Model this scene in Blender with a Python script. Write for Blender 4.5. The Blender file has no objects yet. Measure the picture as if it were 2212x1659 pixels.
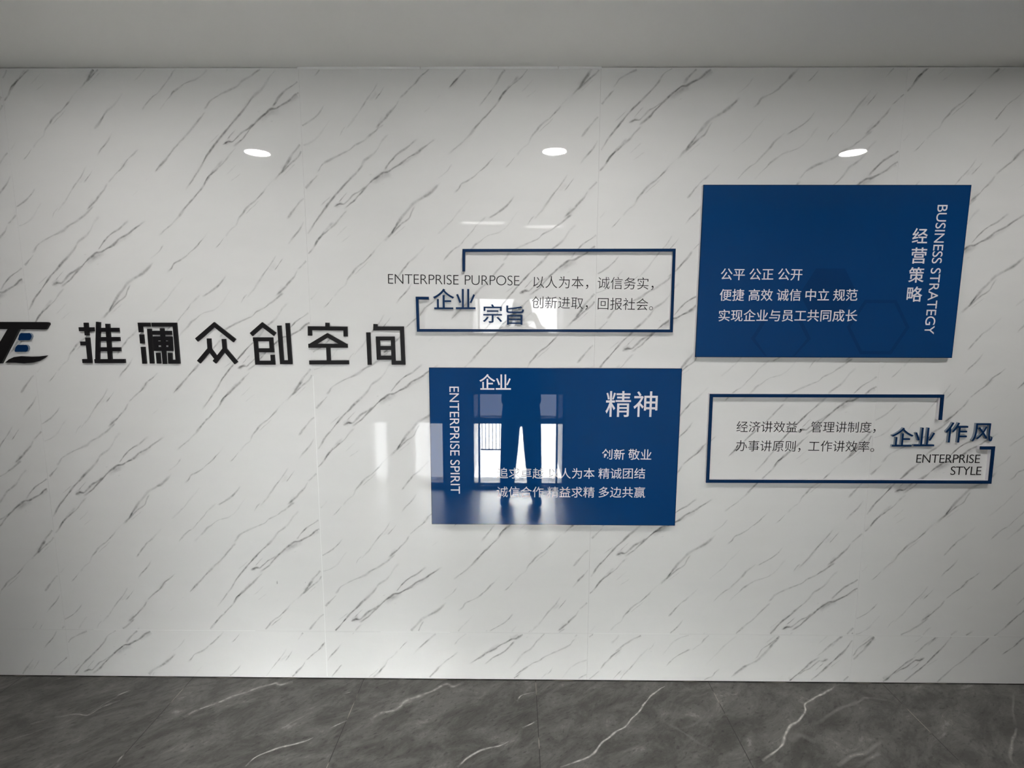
import bpy, bmesh, math, random
from mathutils import Vector, Matrix, noise

# ------------------------------------------------------------------ camera, sky, exposure
scene = bpy.context.scene
COL = scene.collection
F = 1117.18                      # focal length in pixels of the 2212 x 1659 frame
CX, CY = 1106.0, 829.5
DIST, EYE, HIGH = 2.2075, 1.678, 2.664   # camera to wall, camera height, ceiling height
RM = Matrix(((0.99995877, -0.00271447, 0.00866527),
             (0.00381534, 0.99154952, -0.12967261),
             (-0.00824005, 0.12970032, 0.99151900)))   # (right, down, forward) axes -> camera


def ray(px, py):
    d = RM.transposed() @ Vector(((px - CX) / F, (py - CY) / F, 1))
    return d / d.z


def W(px, py, t=0.0):
    """photo pixel -> (x, z) on a plane t in front of the marble wall"""
    r = ray(px, py)
    return Vector((r.x * (DIST - t), EYE - r.y * (DIST - t)))


def FL(px, py):
    """photo pixel -> (x, y) on the floor"""
    d = RM.transposed() @ Vector(((px - CX) / F, (py - CY) / F, 1))
    k = EYE / d.y
    return Vector((d.x * k, d.z * k - DIST))


cam_data = bpy.data.cameras.new('camera')
cam = bpy.data.objects.new('camera', cam_data)
COL.objects.link(cam)
cam_data.sensor_width = 36.0
cam_data.lens = 36.0 * F / 2212.0
cam_data.clip_start = 0.005
cam_data.clip_end = 200
right = Vector((RM[0][0], RM[0][2], -RM[0][1]))
down = Vector((RM[1][0], RM[1][2], -RM[1][1]))
fwd = Vector((RM[2][0], RM[2][2], -RM[2][1]))
m = Matrix.Identity(4)
for i in range(3):
    m[i][0], m[i][1], m[i][2] = right[i], -down[i], -fwd[i]
m[0][3], m[1][3], m[2][3] = 0, -DIST, EYE
cam.matrix_world = m
scene.camera = cam

SKY, GROUND = 78.0, 23.0          # open sky and the ground outside the windows
LAMP_STRENGTH = 140.0
world = bpy.data.worlds.new('sky')
scene.world = world
world.use_nodes = True
wn_, wl_ = world.node_tree.nodes, world.node_tree.links
bg = wn_['Background']
bg.inputs[0].default_value = (1.0, 0.99, 0.985, 1)
tc_ = wn_.new('ShaderNodeTexCoord')
sp_ = wn_.new('ShaderNodeSeparateXYZ')
wl_.new(tc_.outputs['Generated'], sp_.inputs[0])
up_ = wn_.new('ShaderNodeMapRange')          # brightness rises from the ground to the sky
up_.interpolation_type = 'SMOOTHSTEP'
up_.inputs[1].default_value, up_.inputs[2].default_value = 0.0, 0.22
up_.inputs[3].default_value, up_.inputs[4].default_value = GROUND, SKY
wl_.new(sp_.outputs[2], up_.inputs[0])
side_ = wn_.new('ShaderNodeMapRange')        # the sun's side of the sky is brighter
side_.inputs[1].default_value, side_.inputs[2].default_value = -0.6, 0.6
side_.inputs[3].default_value, side_.inputs[4].default_value = 0.55, 1.45
wl_.new(sp_.outputs[0], side_.inputs[0])
mu_ = wn_.new('ShaderNodeMath')
mu_.operation = 'MULTIPLY'
wl_.new(up_.outputs[0], mu_.inputs[0])
wl_.new(side_.outputs[0], mu_.inputs[1])
wl_.new(mu_.outputs[0], bg.inputs[1])

vs = scene.view_settings
vs.view_transform = 'Standard'
vs.look = 'None'
vs.gamma = 1.0
vs.exposure = 0.95
vs.use_curve_mapping = False


# ------------------------------------------------------------------ materials
def lin(*c):
    return tuple((v / 255 / 12.92 if v / 255 <= 0.04045 else ((v / 255 + 0.055) / 1.055) ** 2.4) for v in c) + (1,)


def mat(name, color, rough=0.5, spec=0.5, metal=0.0, bump=0.0, bump_scale=60.0, var=0.0, coat=0.0):
    M = bpy.data.materials.new(name)
    M.use_nodes = True
    nt = M.node_tree
    b = nt.nodes['Principled BSDF']
    b.inputs['Base Color'].default_value = color
    b.inputs['Roughness'].default_value = rough
    b.inputs['Specular IOR Level'].default_value = spec
    b.inputs['Metallic'].default_value = metal
    b.inputs['Coat Weight'].default_value = coat
    b.inputs['Coat Roughness'].default_value = 0.02
    if bump or var:
        tc = nt.nodes.new('ShaderNodeTexCoord')
        nz = nt.nodes.new('ShaderNodeTexNoise')
        nz.inputs['Scale'].default_value = bump_scale
        nz.inputs['Detail'].default_value = 5
        nt.links.new(tc.outputs['Object'], nz.inputs['Vector'])
        if var:
            hs = nt.nodes.new('ShaderNodeMix')
            hs.data_type = 'RGBA'
            hs.inputs[6].default_value = tuple(c * (1 - var) for c in color[:3]) + (1,)
            hs.inputs[7].default_value = tuple(min(1, c * (1 + var)) for c in color[:3]) + (1,)
            nt.links.new(nz.outputs['Fac'], hs.inputs[0])
            nt.links.new(hs.outputs[2], b.inputs['Base Color'])
        if bump:
            bp = nt.nodes.new('ShaderNodeBump')
            bp.inputs['Strength'].default_value = bump
            bp.inputs['Distance'].default_value = 0.002
            nt.links.new(nz.outputs['Fac'], bp.inputs['Height'])
            nt.links.new(bp.outputs['Normal'], b.inputs['Normal'])
    return M


def marble_wall():
    M = bpy.data.materials.new('white_marble_sheet')
    M.use_nodes = True
    nt = M.node_tree
    N, L = nt.nodes, nt.links
    b = N['Principled BSDF']
    b.inputs['Roughness'].default_value = 0.018
    b.inputs['IOR'].default_value = 1.5
    geo = N.new('ShaderNodeNewGeometry')
    mp = N.new('ShaderNodeMapping')
    mp.inputs['Rotation'].default_value = (0, math.radians(52), 0)
    mp.inputs['Scale'].default_value = (1.0, 1.0, 5.0)
    L.new(geo.outputs['Position'], mp.inputs['Vector'])
    # very faint cloudy ground tone
    n2 = N.new('ShaderNodeTexNoise')
    n2.inputs['Scale'].default_value = 2.2
    n2.inputs['Detail'].default_value = 6
    L.new(mp.outputs[0], n2.inputs['Vector'])
    ground = N.new('ShaderNodeMix')
    ground.data_type = 'RGBA'
    ground.inputs[6].default_value = (0.752, 0.746, 0.738, 1)
    ground.inputs[7].default_value = (0.805, 0.797, 0.786, 1)
    L.new(n2.outputs['Fac'], ground.inputs[0])
    L.new(ground.outputs[2], b.inputs['Base Color'])
    return M


def vein_mat(name, color, rough, scale, lo, hi):
    """soft vein: covers its strip by the strip's own 'vein' weight"""
    M = bpy.data.materials.new(name)
    M.use_nodes = True
    nt = M.node_tree
    N, L = nt.nodes, nt.links
    b = N['Principled BSDF']
    b.inputs['Roughness'].default_value = rough
    b.inputs['IOR'].default_value = 1.5
    b.inputs['Base Color'].default_value = color
    at = N.new('ShaderNodeAttribute')
    at.attribute_name = 'vein'
    geo = N.new('ShaderNodeNewGeometry')
    n1 = N.new('ShaderNodeTexNoise')
    n1.inputs['Scale'].default_value = scale
    n1.inputs['Detail'].default_value = 5
    L.new(geo.outputs['Position'], n1.inputs['Vector'])
    r1 = N.new('ShaderNodeMapRange')
    r1.inputs[1].default_value = 0.32
    r1.inputs[2].default_value = 0.66
    r1.inputs[3].default_value = lo
    r1.inputs[4].default_value = hi
    L.new(n1.outputs['Fac'], r1.inputs[0])
    mul = N.new('ShaderNodeMath')
    mul.operation = 'MULTIPLY'
    mul.use_clamp = True
    L.new(at.outputs['Fac'], mul.inputs[0])
    L.new(r1.outputs[0], mul.inputs[1])
    L.new(mul.outputs[0], b.inputs['Alpha'])
    return M


def marble_floor(x0):
    M = bpy.data.materials.new('grey_marble_tile')
    M.use_nodes = True
    nt = M.node_tree
    N, L = nt.nodes, nt.links
    b = N['Principled BSDF']
    b.inputs['Roughness'].default_value = 0.28
    geo = N.new('ShaderNodeNewGeometry')
    mp = N.new('ShaderNodeMapping')
    mp.vector_type = 'TEXTURE'
    mp.inputs['Rotation'].default_value = (0, 0, math.radians(36))
    mp.inputs['Scale'].default_value = (1.0, 0.5, 1.0)
    L.new(geo.outputs['Position'], mp.inputs['Vector'])
    n1 = N.new('ShaderNodeTexNoise')
    n1.inputs['Scale'].default_value = 5.0
    n1.inputs['Detail'].default_value = 12
    n1.inputs['Roughness'].default_value = 0.74
    n1.inputs['Distortion'].default_value = 0.45
    L.new(mp.outputs[0], n1.inputs['Vector'])
    cr = N.new('ShaderNodeValToRGB')
    e = cr.color_ramp.elements
    e[0].position, e[0].color = 0.25, (0.035, 0.032, 0.028, 1)
    e[1].position, e[1].color = 0.78, (0.46, 0.447, 0.415, 1)
    k = cr.color_ramp.elements.new(0.45)
    k.color = (0.090, 0.086, 0.078, 1)
    k = cr.color_ramp.elements.new(0.60)
    k.color = (0.165, 0.160, 0.147, 1)
    L.new(n1.outputs['Fac'], cr.inputs[0])
    # fine dark pits
    n2 = N.new('ShaderNodeTexNoise')
    n2.inputs['Scale'].default_value = 38
    n2.inputs['Detail'].default_value = 6
    L.new(mp.outputs[0], n2.inputs['Vector'])
    r2 = N.new('ShaderNodeMapRange')
    r2.inputs[1].default_value = 0.30
    r2.inputs[2].default_value = 0.43
    r2.inputs[3].default_value = 0.55
    r2.inputs[4].default_value = 1.0
    L.new(n2.outputs['Fac'], r2.inputs[0])
    m2 = N.new('ShaderNodeMix')
    m2.data_type = 'RGBA'
    m2.blend_type = 'MULTIPLY'
    m2.inputs[0].default_value = 1.0
    L.new(cr.outputs[0], m2.inputs[6])
    L.new(r2.outputs[0], m2.inputs[7])
    # tile joints every 0.8 m
    sep = N.new('ShaderNodeSeparateXYZ')
    L.new(geo.outputs['Position'], sep.inputs[0])

    def joint(out, off):
        a = N.new('ShaderNodeMath'); a.operation = 'ADD'; a.inputs[1].default_value = 80 - off
        L.new(out, a.inputs[0])
        d_ = N.new('ShaderNodeMath'); d_.operation = 'PINGPONG'; d_.inputs[1].default_value = 0.4
        L.new(a.outputs[0], d_.inputs[0])
        c = N.new('ShaderNodeMath'); c.operation = 'LESS_THAN'; c.inputs[1].default_value = 0.0016
        L.new(d_.outputs[0], c.inputs[0])
        return c
    j1, j2 = joint(sep.outputs[0], x0), joint(sep.outputs[1], 0.0)
    jm = N.new('ShaderNodeMath'); jm.operation = 'MAXIMUM'
    L.new(j1.outputs[0], jm.inputs[0]); L.new(j2.outputs[0], jm.inputs[1])
    jc = N.new('ShaderNodeValToRGB')
    jc.color_ramp.elements[0].position, jc.color_ramp.elements[0].color = 0.52, (0.03, 0.028, 0.025, 1)
    jc.color_ramp.elements[1].position, jc.color_ramp.elements[1].color = 0.60, (0.34, 0.31, 0.26, 1)
    n4 = N.new('ShaderNodeTexNoise')
    n4.inputs['Scale'].default_value = 7
    L.new(geo.outputs['Position'], n4.inputs['Vector'])
    L.new(n4.outputs['Fac'], jc.inputs[0])
    m4 = N.new('ShaderNodeMix')
    m4.data_type = 'RGBA'
    L.new(jm.outputs[0], m4.inputs[0])
    L.new(m2.outputs[2], m4.inputs[6])
    L.new(jc.outputs[0], m4.inputs[7])
    L.new(m4.outputs[2], b.inputs['Base Color'])
    return M


def glass_mat(name, tint):
    M = bpy.data.materials.new(name)
    M.use_nodes = True
    nt = M.node_tree
    N, L = nt.nodes, nt.links
    out = N['Material Output']
    N.remove(N['Principled BSDF'])
    t = N.new('ShaderNodeBsdfTransparent')
    t.inputs[0].default_value = tint
    g = N.new('ShaderNodeBsdfGlossy')
    g.inputs['Roughness'].default_value = 0.01
    fr = N.new('ShaderNodeFresnel')
    fr.inputs[0].default_value = 1.3
    mx = N.new('ShaderNodeMixShader')
    L.new(fr.outputs[0], mx.inputs[0]); L.new(t.outputs[0], mx.inputs[1]); L.new(g.outputs[0], mx.inputs[2])
    L.new(mx.outputs[0], out.inputs[0])
    return M


def emit_mat(name, color, s):
    M = bpy.data.materials.new(name)
    M.use_nodes = True
    nt = M.node_tree
    nt.nodes.remove(nt.nodes['Principled BSDF'])
    e = nt.nodes.new('ShaderNodeEmission')
    e.inputs[0].default_value = color
    e.inputs[1].default_value = s
    nt.links.new(e.outputs[0], nt.nodes['Material Output'].inputs[0])
    return M


X_JOINT = FL(1157, 1468).x
M_MARBLE = marble_wall()
M_VEIN = vein_mat('grey_marble_vein', (0.10, 0.102, 0.103, 1), 0.018, 60, 0.30, 0.80)
M_FVEIN = vein_mat('pale_floor_vein', (0.62, 0.60, 0.56, 1), 0.28, 40, 0.6, 1.3)
M_FLOOR = marble_floor(X_JOINT)
M_CEIL = mat('white_ceiling_paint', (0.86, 0.85, 0.82, 1), 0.9, 0.2, bump=0.08, bump_scale=90)
M_PAINT = mat('grey_wall_paint', (0.36, 0.36, 0.355, 1), 0.8, 0.3, bump=0.1, bump_scale=70)
M_END = mat('dark_grey_wall_paint', (0.20, 0.20, 0.195, 1), 0.8, 0.3, bump=0.1, bump_scale=70)
M_DARKGAP = mat('dark_gap', (0.03, 0.03, 0.03, 1), 0.9, 0.1, var=0.3)
M_BEAD = mat('white_silicone', (0.86, 0.86, 0.85, 1), 0.35, 0.5, var=0.03)
M_BLUE = mat('blue_acrylic', (0.0035, 0.045, 0.165, 1), 0.015, 0.5, var=0.05, bump_scale=3)
M_BLUE_DARK = mat('blue_painted_reflection', (0.003, 0.036, 0.135, 1), 0.015, 0.5, var=0.05, bump_scale=3)  # darker blue that paints the hexagon reflections
M_BLUE_EDGE = mat('dark_blue_edge', (0.003, 0.018, 0.06, 1), 0.1, 0.5, var=0.05)
M_NAVY = mat('navy_acrylic', (0.003, 0.026, 0.092, 1), 0.35, 0.15, var=0.05, bump_scale=9)
M_PVC = mat('white_pvc_backing', (0.72, 0.70, 0.72, 1), 0.45, 0.4, var=0.03)
M_GREY_EDGE = mat('grey_acrylic_side', (0.20, 0.24, 0.29, 1), 0.25, 0.5, var=0.06)
M_BLACK = mat('black_acrylic', (0.008, 0.007, 0.008, 1), 0.5, 0.3, var=0.1, bump_scale=20)
M_INK = mat('black_vinyl', (0.012, 0.012, 0.013, 1), 0.4, 0.4, var=0.1)
M_WHITE = mat('white_vinyl', (0.80, 0.76, 0.80, 1), 0.4, 0.4, var=0.02)
M_ALU = mat('dark_aluminium', (0.10, 0.10, 0.105, 1), 0.4, 0.5, metal=0.5, var=0.08)
M_GLASS = glass_mat('window_glass', (0.93, 0.95, 0.94, 1))
M_GLASS_GREY = glass_mat('tinted_window_glass', (0.42, 0.425, 0.43, 1))
M_GLASS_MID = glass_mat('lightly_tinted_window_glass', (0.50, 0.505, 0.51, 1))
M_GLASS_DARK = glass_mat('dark_frosted_glass', (0.25, 0.26, 0.28, 1))
M_LAMP = emit_mat('lamp_diffuser', (1.0, 0.985, 0.96, 1), LAMP_STRENGTH)
M_TUBE = emit_mat('tube_diffuser', (1.0, 0.99, 0.95, 1), 3.0)
M_LAMPRIM = mat('white_lamp_rim', (0.8, 0.8, 0.8, 1), 0.4, var=0.02)
M_SKIN = mat('skin', (0.40, 0.25, 0.18, 1), 0.5, 0.4, var=0.1, bump=0.1, bump_scale=120)
M_JACKET = mat('dark_jacket_cloth', (0.018, 0.019, 0.022, 1), 0.85, 0.2, var=0.25, bump=0.4, bump_scale=200)
M_TROUSER = mat('dark_trouser_cloth', (0.014, 0.015, 0.019, 1), 0.85, 0.2, var=0.25, bump=0.4, bump_scale=240)
M_SHOE = mat('dark_shoe_leather', (0.02, 0.018, 0.017, 1), 0.4, 0.5, var=0.2)
M_HAIR = mat('black_hair', (0.012, 0.010, 0.009, 1), 0.5, 0.5, var=0.3, bump=0.6, bump_scale=150)
M_PHONE = mat('phone_glass', (0.02, 0.02, 0.022, 1), 0.1, 0.5, var=0.05)


# ------------------------------------------------------------------ helpers
def tag(o, label=None, cat=None, group=None, kind=None):
    if label: o['label'] = label
    if cat: o['category'] = cat
    if group: o['group'] = group
    if kind: o['kind'] = kind
    return o


def empty(name, loc):
    o = bpy.data.objects.new(name, None)
    o.empty_display_size = 0.05
    o.location = loc
    COL.objects.link(o)
    return o


def link(name, me, mats, parent=None, smooth=False):
    for mm in (mats if isinstance(mats, (list, tuple)) else [mats]):
        me.materials.append(mm)
    if smooth:
        for p in me.polygons: p.use_smooth = True
    o = bpy.data.objects.new(name, me)
    COL.objects.link(o)
    if parent is not None:
        o.parent = parent
        if parent.type == 'EMPTY':
            o.matrix_parent_inverse = Matrix.Translation(parent.location).inverted()
    return o


def obj(name, bm, mats, parent=None, smooth=False):
    bmesh.ops.recalc_face_normals(bm, faces=bm.faces)
    me = bpy.data.meshes.new(name)
    bm.to_mesh(me)
    bm.free()
    return link(name, me, mats, parent, smooth)


def box(bm, x0, x1, y0, y1, z0, z1, mi=0):
    v = [bm.verts.new((x, y, z)) for z in (z0, z1) for y in (y0, y1) for x in (x0, x1)]
    for q in ((0, 1, 3, 2), (4, 6, 7, 5), (0, 4, 5, 1), (2, 3, 7, 6), (0, 2, 6, 4), (1, 5, 7, 3)):
        f = bm.faces.new([v[i] for i in q])
        f.material_index = mi


def prism(bm, pts, y_front, y_back, mi=0, mi_side=None):
    """closed outline of (x, z) points, solid between two depths"""
    a = [bm.verts.new((p[0], y_front, p[1])) for p in pts]
    b = [bm.verts.new((p[0], y_back, p[1])) for p in pts]
    f = bm.faces.new(a); f.material_index = mi
    f = bm.faces.new(b[::-1]); f.material_index = mi
    n = len(pts)
    for i in range(n):
        f = bm.faces.new((a[i], b[i], b[(i + 1) % n], a[(i + 1) % n]))
        f.material_index = mi if mi_side is None else mi_side


def ribbon_outline(pts, w):
    """mitred outline of a stroke of width w along pts"""
    P = [Vector(p) for p in pts]
    L, R = [], []
    for i, p in enumerate(P):
        d0 = (p - P[i - 1]).normalized() if i else None
        d1 = (P[i + 1] - p).normalized() if i < len(P) - 1 else None
        if d0 is None: n, k = Vector((-d1.y, d1.x)), 1
        elif d1 is None: n, k = Vector((-d0.y, d0.x)), 1
        else:
            n = (Vector((-d0.y, d0.x)) + Vector((-d1.y, d1.x))).normalized()
            k = 1 / max(0.35, n.dot(Vector((-d0.y, d0.x))))
        L.append(p + n * w / 2 * k)
        R.append(p - n * w / 2 * k)
    return L, R


def ribbon(bm, pts, w, y_front, y_back, mi=0, mi_side=None):
    L, R = ribbon_outline(pts, w)
    for i in range(len(pts) - 1):
        pass
    prism(bm, L + R[::-1], y_front, y_back, mi, mi_side)


def smooth_path(pts, step):
    """Catmull-Rom resample of [(x, y, w, d)]"""
    P = [Vector(p) for p in pts]
    P = [P[0] + (P[0] - P[1])] + P + [P[-1] + (P[-1] - P[-2])]
    out = []
    for i in range(1, len(P) - 2):
        a, b, c, d = P[i - 1], P[i], P[i + 1], P[i + 2]
        n = max(1, int((c - b).xy.length / step))
        for k in range(n):
            t = k / n
            out.append(0.5 * ((2 * b) + (c - a) * t + (2 * a - 5 * b + 4 * c - d) * t * t + (3 * b - a - 3 * c + d) * t ** 3))
    out.append(P[-2])
    return out


# ------------------------------------------------------------------ traced veins of the marble print
def c1(p):            # tracing coordinates -> wall
    return W(280 + p[0] / 5.267, 850 + p[1] / 5.267)


# (points, width, darkness or per-point darkness)
TRACE = [
    ([(1150, -40), (1130, 0), (1080, 60), (1040, 130), (980, 200), (930, 260), (870, 320), (800, 410), (730, 480), (680, 530), (610, 585), (550, 640)], 15, [.3, .5, .62, .35, .3, .55, .25, .3, .28, .45, .5, 0]),
    ([(1810, 50), (1730, 130), (1680, 190), (1640, 235), (1590, 290), (1540, 325), (1500, 360), (1460, 410), (1415, 465), (1390, 530), (1330, 580), (1270, 650)], 13, [0, .15, .45, .75, .5, .4, .55, .75, .5, .25, .28, .2]),
    ([(1270, 650), (1245, 680), (1200, 735), (1160, 775)], 10, [.3, .55, .5, 0]),
    ([(1650, 270), (1590, 330), (1550, 360), (1490, 420)], 9, [.1, .45, .5, .3]),
    ([(610, 720), (570, 780), (520, 830), (450, 880)], 12, [.35, .35, .2, .1]),
    ([(500, 900), (440, 965), (390, 1010), (335, 1050), (280, 1080), (220, 1120), (170, 1180), (120, 1240), (90, 1290), (50, 1350), (20, 1400), (-10, 1430), (-60, 1490)], 20, [.2, .4, .35, .5, .4, .45, .45, .4, .5, .6, .7, .5, .1]),
    ([(470, 930), (400, 1000), (340, 1050)], 34, .22),
    ([(250, 1130), (215, 1190), (190, 1250), (130, 1300), (70, 1360), (20, 1420)], 14, [.3, .45, .5, .5, .55, .3]),
    ([(110, 1270), (70, 1330), (20, 1395)], 40, .22),
    ([(160, 1325), (100, 1380), (30, 1445)], 9, [.45, .25, .1]),
    ([(1110, 570), (1040, 660), (1000, 700), (960, 750), (900, 805), (850, 850), (780, 890), (720, 920), (690, 970), (640, 1015)], 15, [0, .2, .65, .7, .5, .35, .45, .45, .5, .15]),
    ([(2130, 490), (2080, 570), (2030, 630), (1990, 680), (1950, 740)], 13, [.1, .45, .75, .4, .1]),
    ([(1818, 800), (1805, 822)], 16, .75),
    ([(1830, 830), (1780, 910), (1730, 975), (1690, 1030), (1650, 1090), (1600, 1160), (1550, 1220), (1500, 1280)], 13, [.15, .35, .45, .65, .35, .25, .25, .1]),
    ([(1510, 1235), (1470, 1280), (1440, 1345)], 10, [.45, .45, .1]),
    ([(1900, 860), (1860, 920), (1800, 1000)], 9, [.15, .6, .45]),
    ([(1830, 920), (1740, 1000)], 34, .15),
    ([(1900, 1220), (1860, 1250), (1800, 1300), (1750, 1335), (1700, 1375), (1610, 1417), (1550, 1467), (1450, 1512), (1350, 1557), (1270, 1602), (1240, 1647), (1210, 1682)], 15, [.45, .5, .45, .55, .35, .45, .4, .42, .42, .45, .4, .35]),
    ([(1230, 1692), (1170, 1757), (1110, 1827), (1050, 1897), (980, 1957), (900, 2037), (830, 2117), (760, 2187), (700, 2255)], 15, [.35, .5, .45, .35, .35, .5, .45, .6, .5]),
    ([(800, 2150), (720, 2240)], 30, .16),
    ([(1945, 1128), (1930, 1148)], 14, .6),
    ([(1285, 1035), (1240, 1100), (1190, 1150), (1120, 1200), (1060, 1235), (1020, 1260)], 12, [.15, .5, .5, .55, .5, .3]),
    ([(1005, 1235), (960, 1280), (900, 1330), (880, 1367), (840, 1412), (790, 1467), (740, 1527), (700, 1552), (650, 1597), (610, 1637), (580, 1685)], 12, [.25, .25, .3, .55, .35, .4, .3, .55, .45, .45, .2]),
    ([(1340, 1180), (1290, 1250), (1230, 1335), (1150, 1392), (1030, 1432), (950, 1487), (900, 1517), (870, 1557), (820, 1607), (750, 1687)], 13, [.15, .15, .2, .3, .35, .4, .55, .5, .25, .1]),
    ([(830, 1040), (760, 1130), (690, 1210), (640, 1280), (560, 1360), (490, 1420)], 13, [0, .15, .2, .3, .2, .1]),
    ([(390, 1517), (330, 1587), (260, 1657), (220, 1687), (160, 1767), (95, 1855)], 14, [.1, .2, .4, .45, .6, .65]),
    ([(1950, 1317), (1890, 1377), (1840, 1457), (1790, 1512), (1710, 1567), (1670, 1627), (1620, 1687), (1550, 1757), (1470, 1837), (1400, 1907), (1350, 1967), (1300, 2027), (1240, 2097), (1200, 2157), (1180, 2197), (1130, 2267), (1080, 2337), (1010, 2407)], 16, [.25, .25, .25, .4, .4, .4, .45, .5, .75, .75, .75, .75, .7, .6, .4, .25, .2, 0]),
    ([(2260, 1360), (2210, 1395), (2155, 1442), (2080, 1487), (2020, 1532), (1950, 1607), (1915, 1657)], 15, [.1, .35, .6, .65, .65, .65, .3]),
    ([(2440, 1360), (2357, 1419), (2298, 1456), (2239, 1500), (2151, 1544), (2080, 1602), (2010, 1637), (1950, 1672), (1900, 1677), (1850, 1712), (1800, 1747), (1750, 1797), (1690, 1857), (1640, 1907), (1610, 1942), (1560, 1977), (1500, 2025)], 15, [.05, .6, .75, .55, .5, .65, .75, .7, .6, .65, .7, .7, .75, .6, .65, .6, .15]),
    ([(2290, 1480), (2180, 1545), (2080, 1615)], 34, .22),
    ([(1990, 1675), (1930, 1690), (1860, 1727), (1780, 1787)], 52, [.1, .32, .36, .1]),
    ([(1720, 1807), (1660, 1857), (1600, 1887), (1550, 1937), (1500, 1977), (1460, 1972), (1400, 2007)], 13, [.5, .5, .55, .55, .55, .6, .6]),
    ([(1490, 1950), (1410, 2005)], 34, .35),
    ([(1540, 1857), (1490, 1907), (1450, 1952)], 9, [.5, .6, .6]),
    ([(1370, 1897), (1310, 1947), (1255, 1992)], 8, [.35, .3, .15]),
    ([(1790, 1690), (1760, 1705)], 10, .5),
    ([(1920, 1780), (1890, 1800)], 9, .45),
    ([(1540, 2027), (1480, 2087), (1420, 2157), (1350, 2217), (1290, 2267), (1250, 2297), (1230, 2327), (1205, 2367)], 14, [.2, .4, .5, .45, .45, .6, .6, .2]),
    ([(1400, 2140), (1330, 2215), (1290, 2260)], 22, [.4, .25, .15]),
    ([(1190, 2397), (1130, 2457), (1100, 2487)], 12, [.25, .25, .45]),
    ([(1080, 2497), (1020, 2567), (940, 2647)], 14, [.25, .4, .1]),
    ([(545, 2032), (480, 2092), (420, 2137), (370, 2207), (310, 2257), (220, 2342)], 13, [.2, .65, .4, .5, .55, .4]),
    ([(430, 2130), (360, 2215)], 30, .2),
    ([(220, 2342), (185, 2407), (130, 2467), (100, 2507), (50, 2552), (5, 2597)], 16, [.35, .45, .55, .6, .55, .5]),
    ([(80, 2490), (20, 2570)], 30, .18),
    ([(970, 0), (900, 100), (840, 180)], 12, [.2, .25, .1]),
    ([(1550, 2177), (1430, 2287)], 9, .2),
    ([(1590, 2262), (1480, 2342)], 8, .22),
    ([(545, 2407), (470, 2467)], 9, .15),
    ([(640, 2300), (600, 2340)], 10, .15),
]
NODE = Vector((-0.984, 0.670))        # a fork of the print on the second sheet
STROKES = []
for pts, w, dk in TRACE:
    if not isinstance(dk, list): dk = [dk * .6] + [dk] * (len(pts) - 2) + [dk * .6] if len(pts) > 2 else [dk] * 2
    q = []
    for p, dd in zip(pts, dk):
        v = c1(p) - NODE
        q.append((v.x, v.y, w * 0.00034, dd))
    if len(q) > 1:
        STROKES.append(q)
LAT_A, LAT_B = Vector((0, 0.9185)), Vector((0.767, -0.352))


def vein_sheet(bm, layer, path, y, rect, lo_hi=(0, 0)):
    """one soft-edged vein as a strip lying in the sheet's face"""
    x0, x1, z0, z1 = rect
    n = len(path)
    prev = None
    seed = random.random() * 50
    for i, p in enumerate(path):
        a, b = path[max(0, i - 1)], path[min(n - 1, i + 1)]
        d = (b - a).xy
        if d.length < 1e-7:
            continue
        d.normalize()
        nn = Vector((-d.y, d.x))
        s = i * 0.006
        wob = noise.noise(Vector((s * 14, seed, 0))) * 0.0032 + noise.noise(Vector((s * 55, seed, 3))) * 0.0012
        ww = p[2] * (1.0 + 0.75 * noise.noise(Vector((s * 22, seed, 7))))
        dk = max(0, p[3]) * (0.92 + 0.5 * noise.noise(Vector((s * 30, seed, 11))))
        edge = min(1.0, i / 2, (n - 1 - i) / 2)
        c = p.xy + nn * wob
        pr = [c + nn * ww, c + nn * ww * 0.18, c - nn * ww * 0.25, c - nn * ww]
        inside = x0 < min(q.x for q in pr) and max(q.x for q in pr) < x1 and z0 < min(q.y for q in pr) and max(q.y for q in pr) < z1
        if not inside:
            prev = None
            continue
        row = [bm.verts.new((q.x, y, q.y)) for q in pr]
        row[1][layer] = dk * edge
        row[2][layer] = dk * edge * 0.8
        if prev:
            for k in range(3):
                bm.faces.new((prev[k], prev[k + 1], row[k + 1], row[k])).material_index = 1
        prev = row


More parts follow.
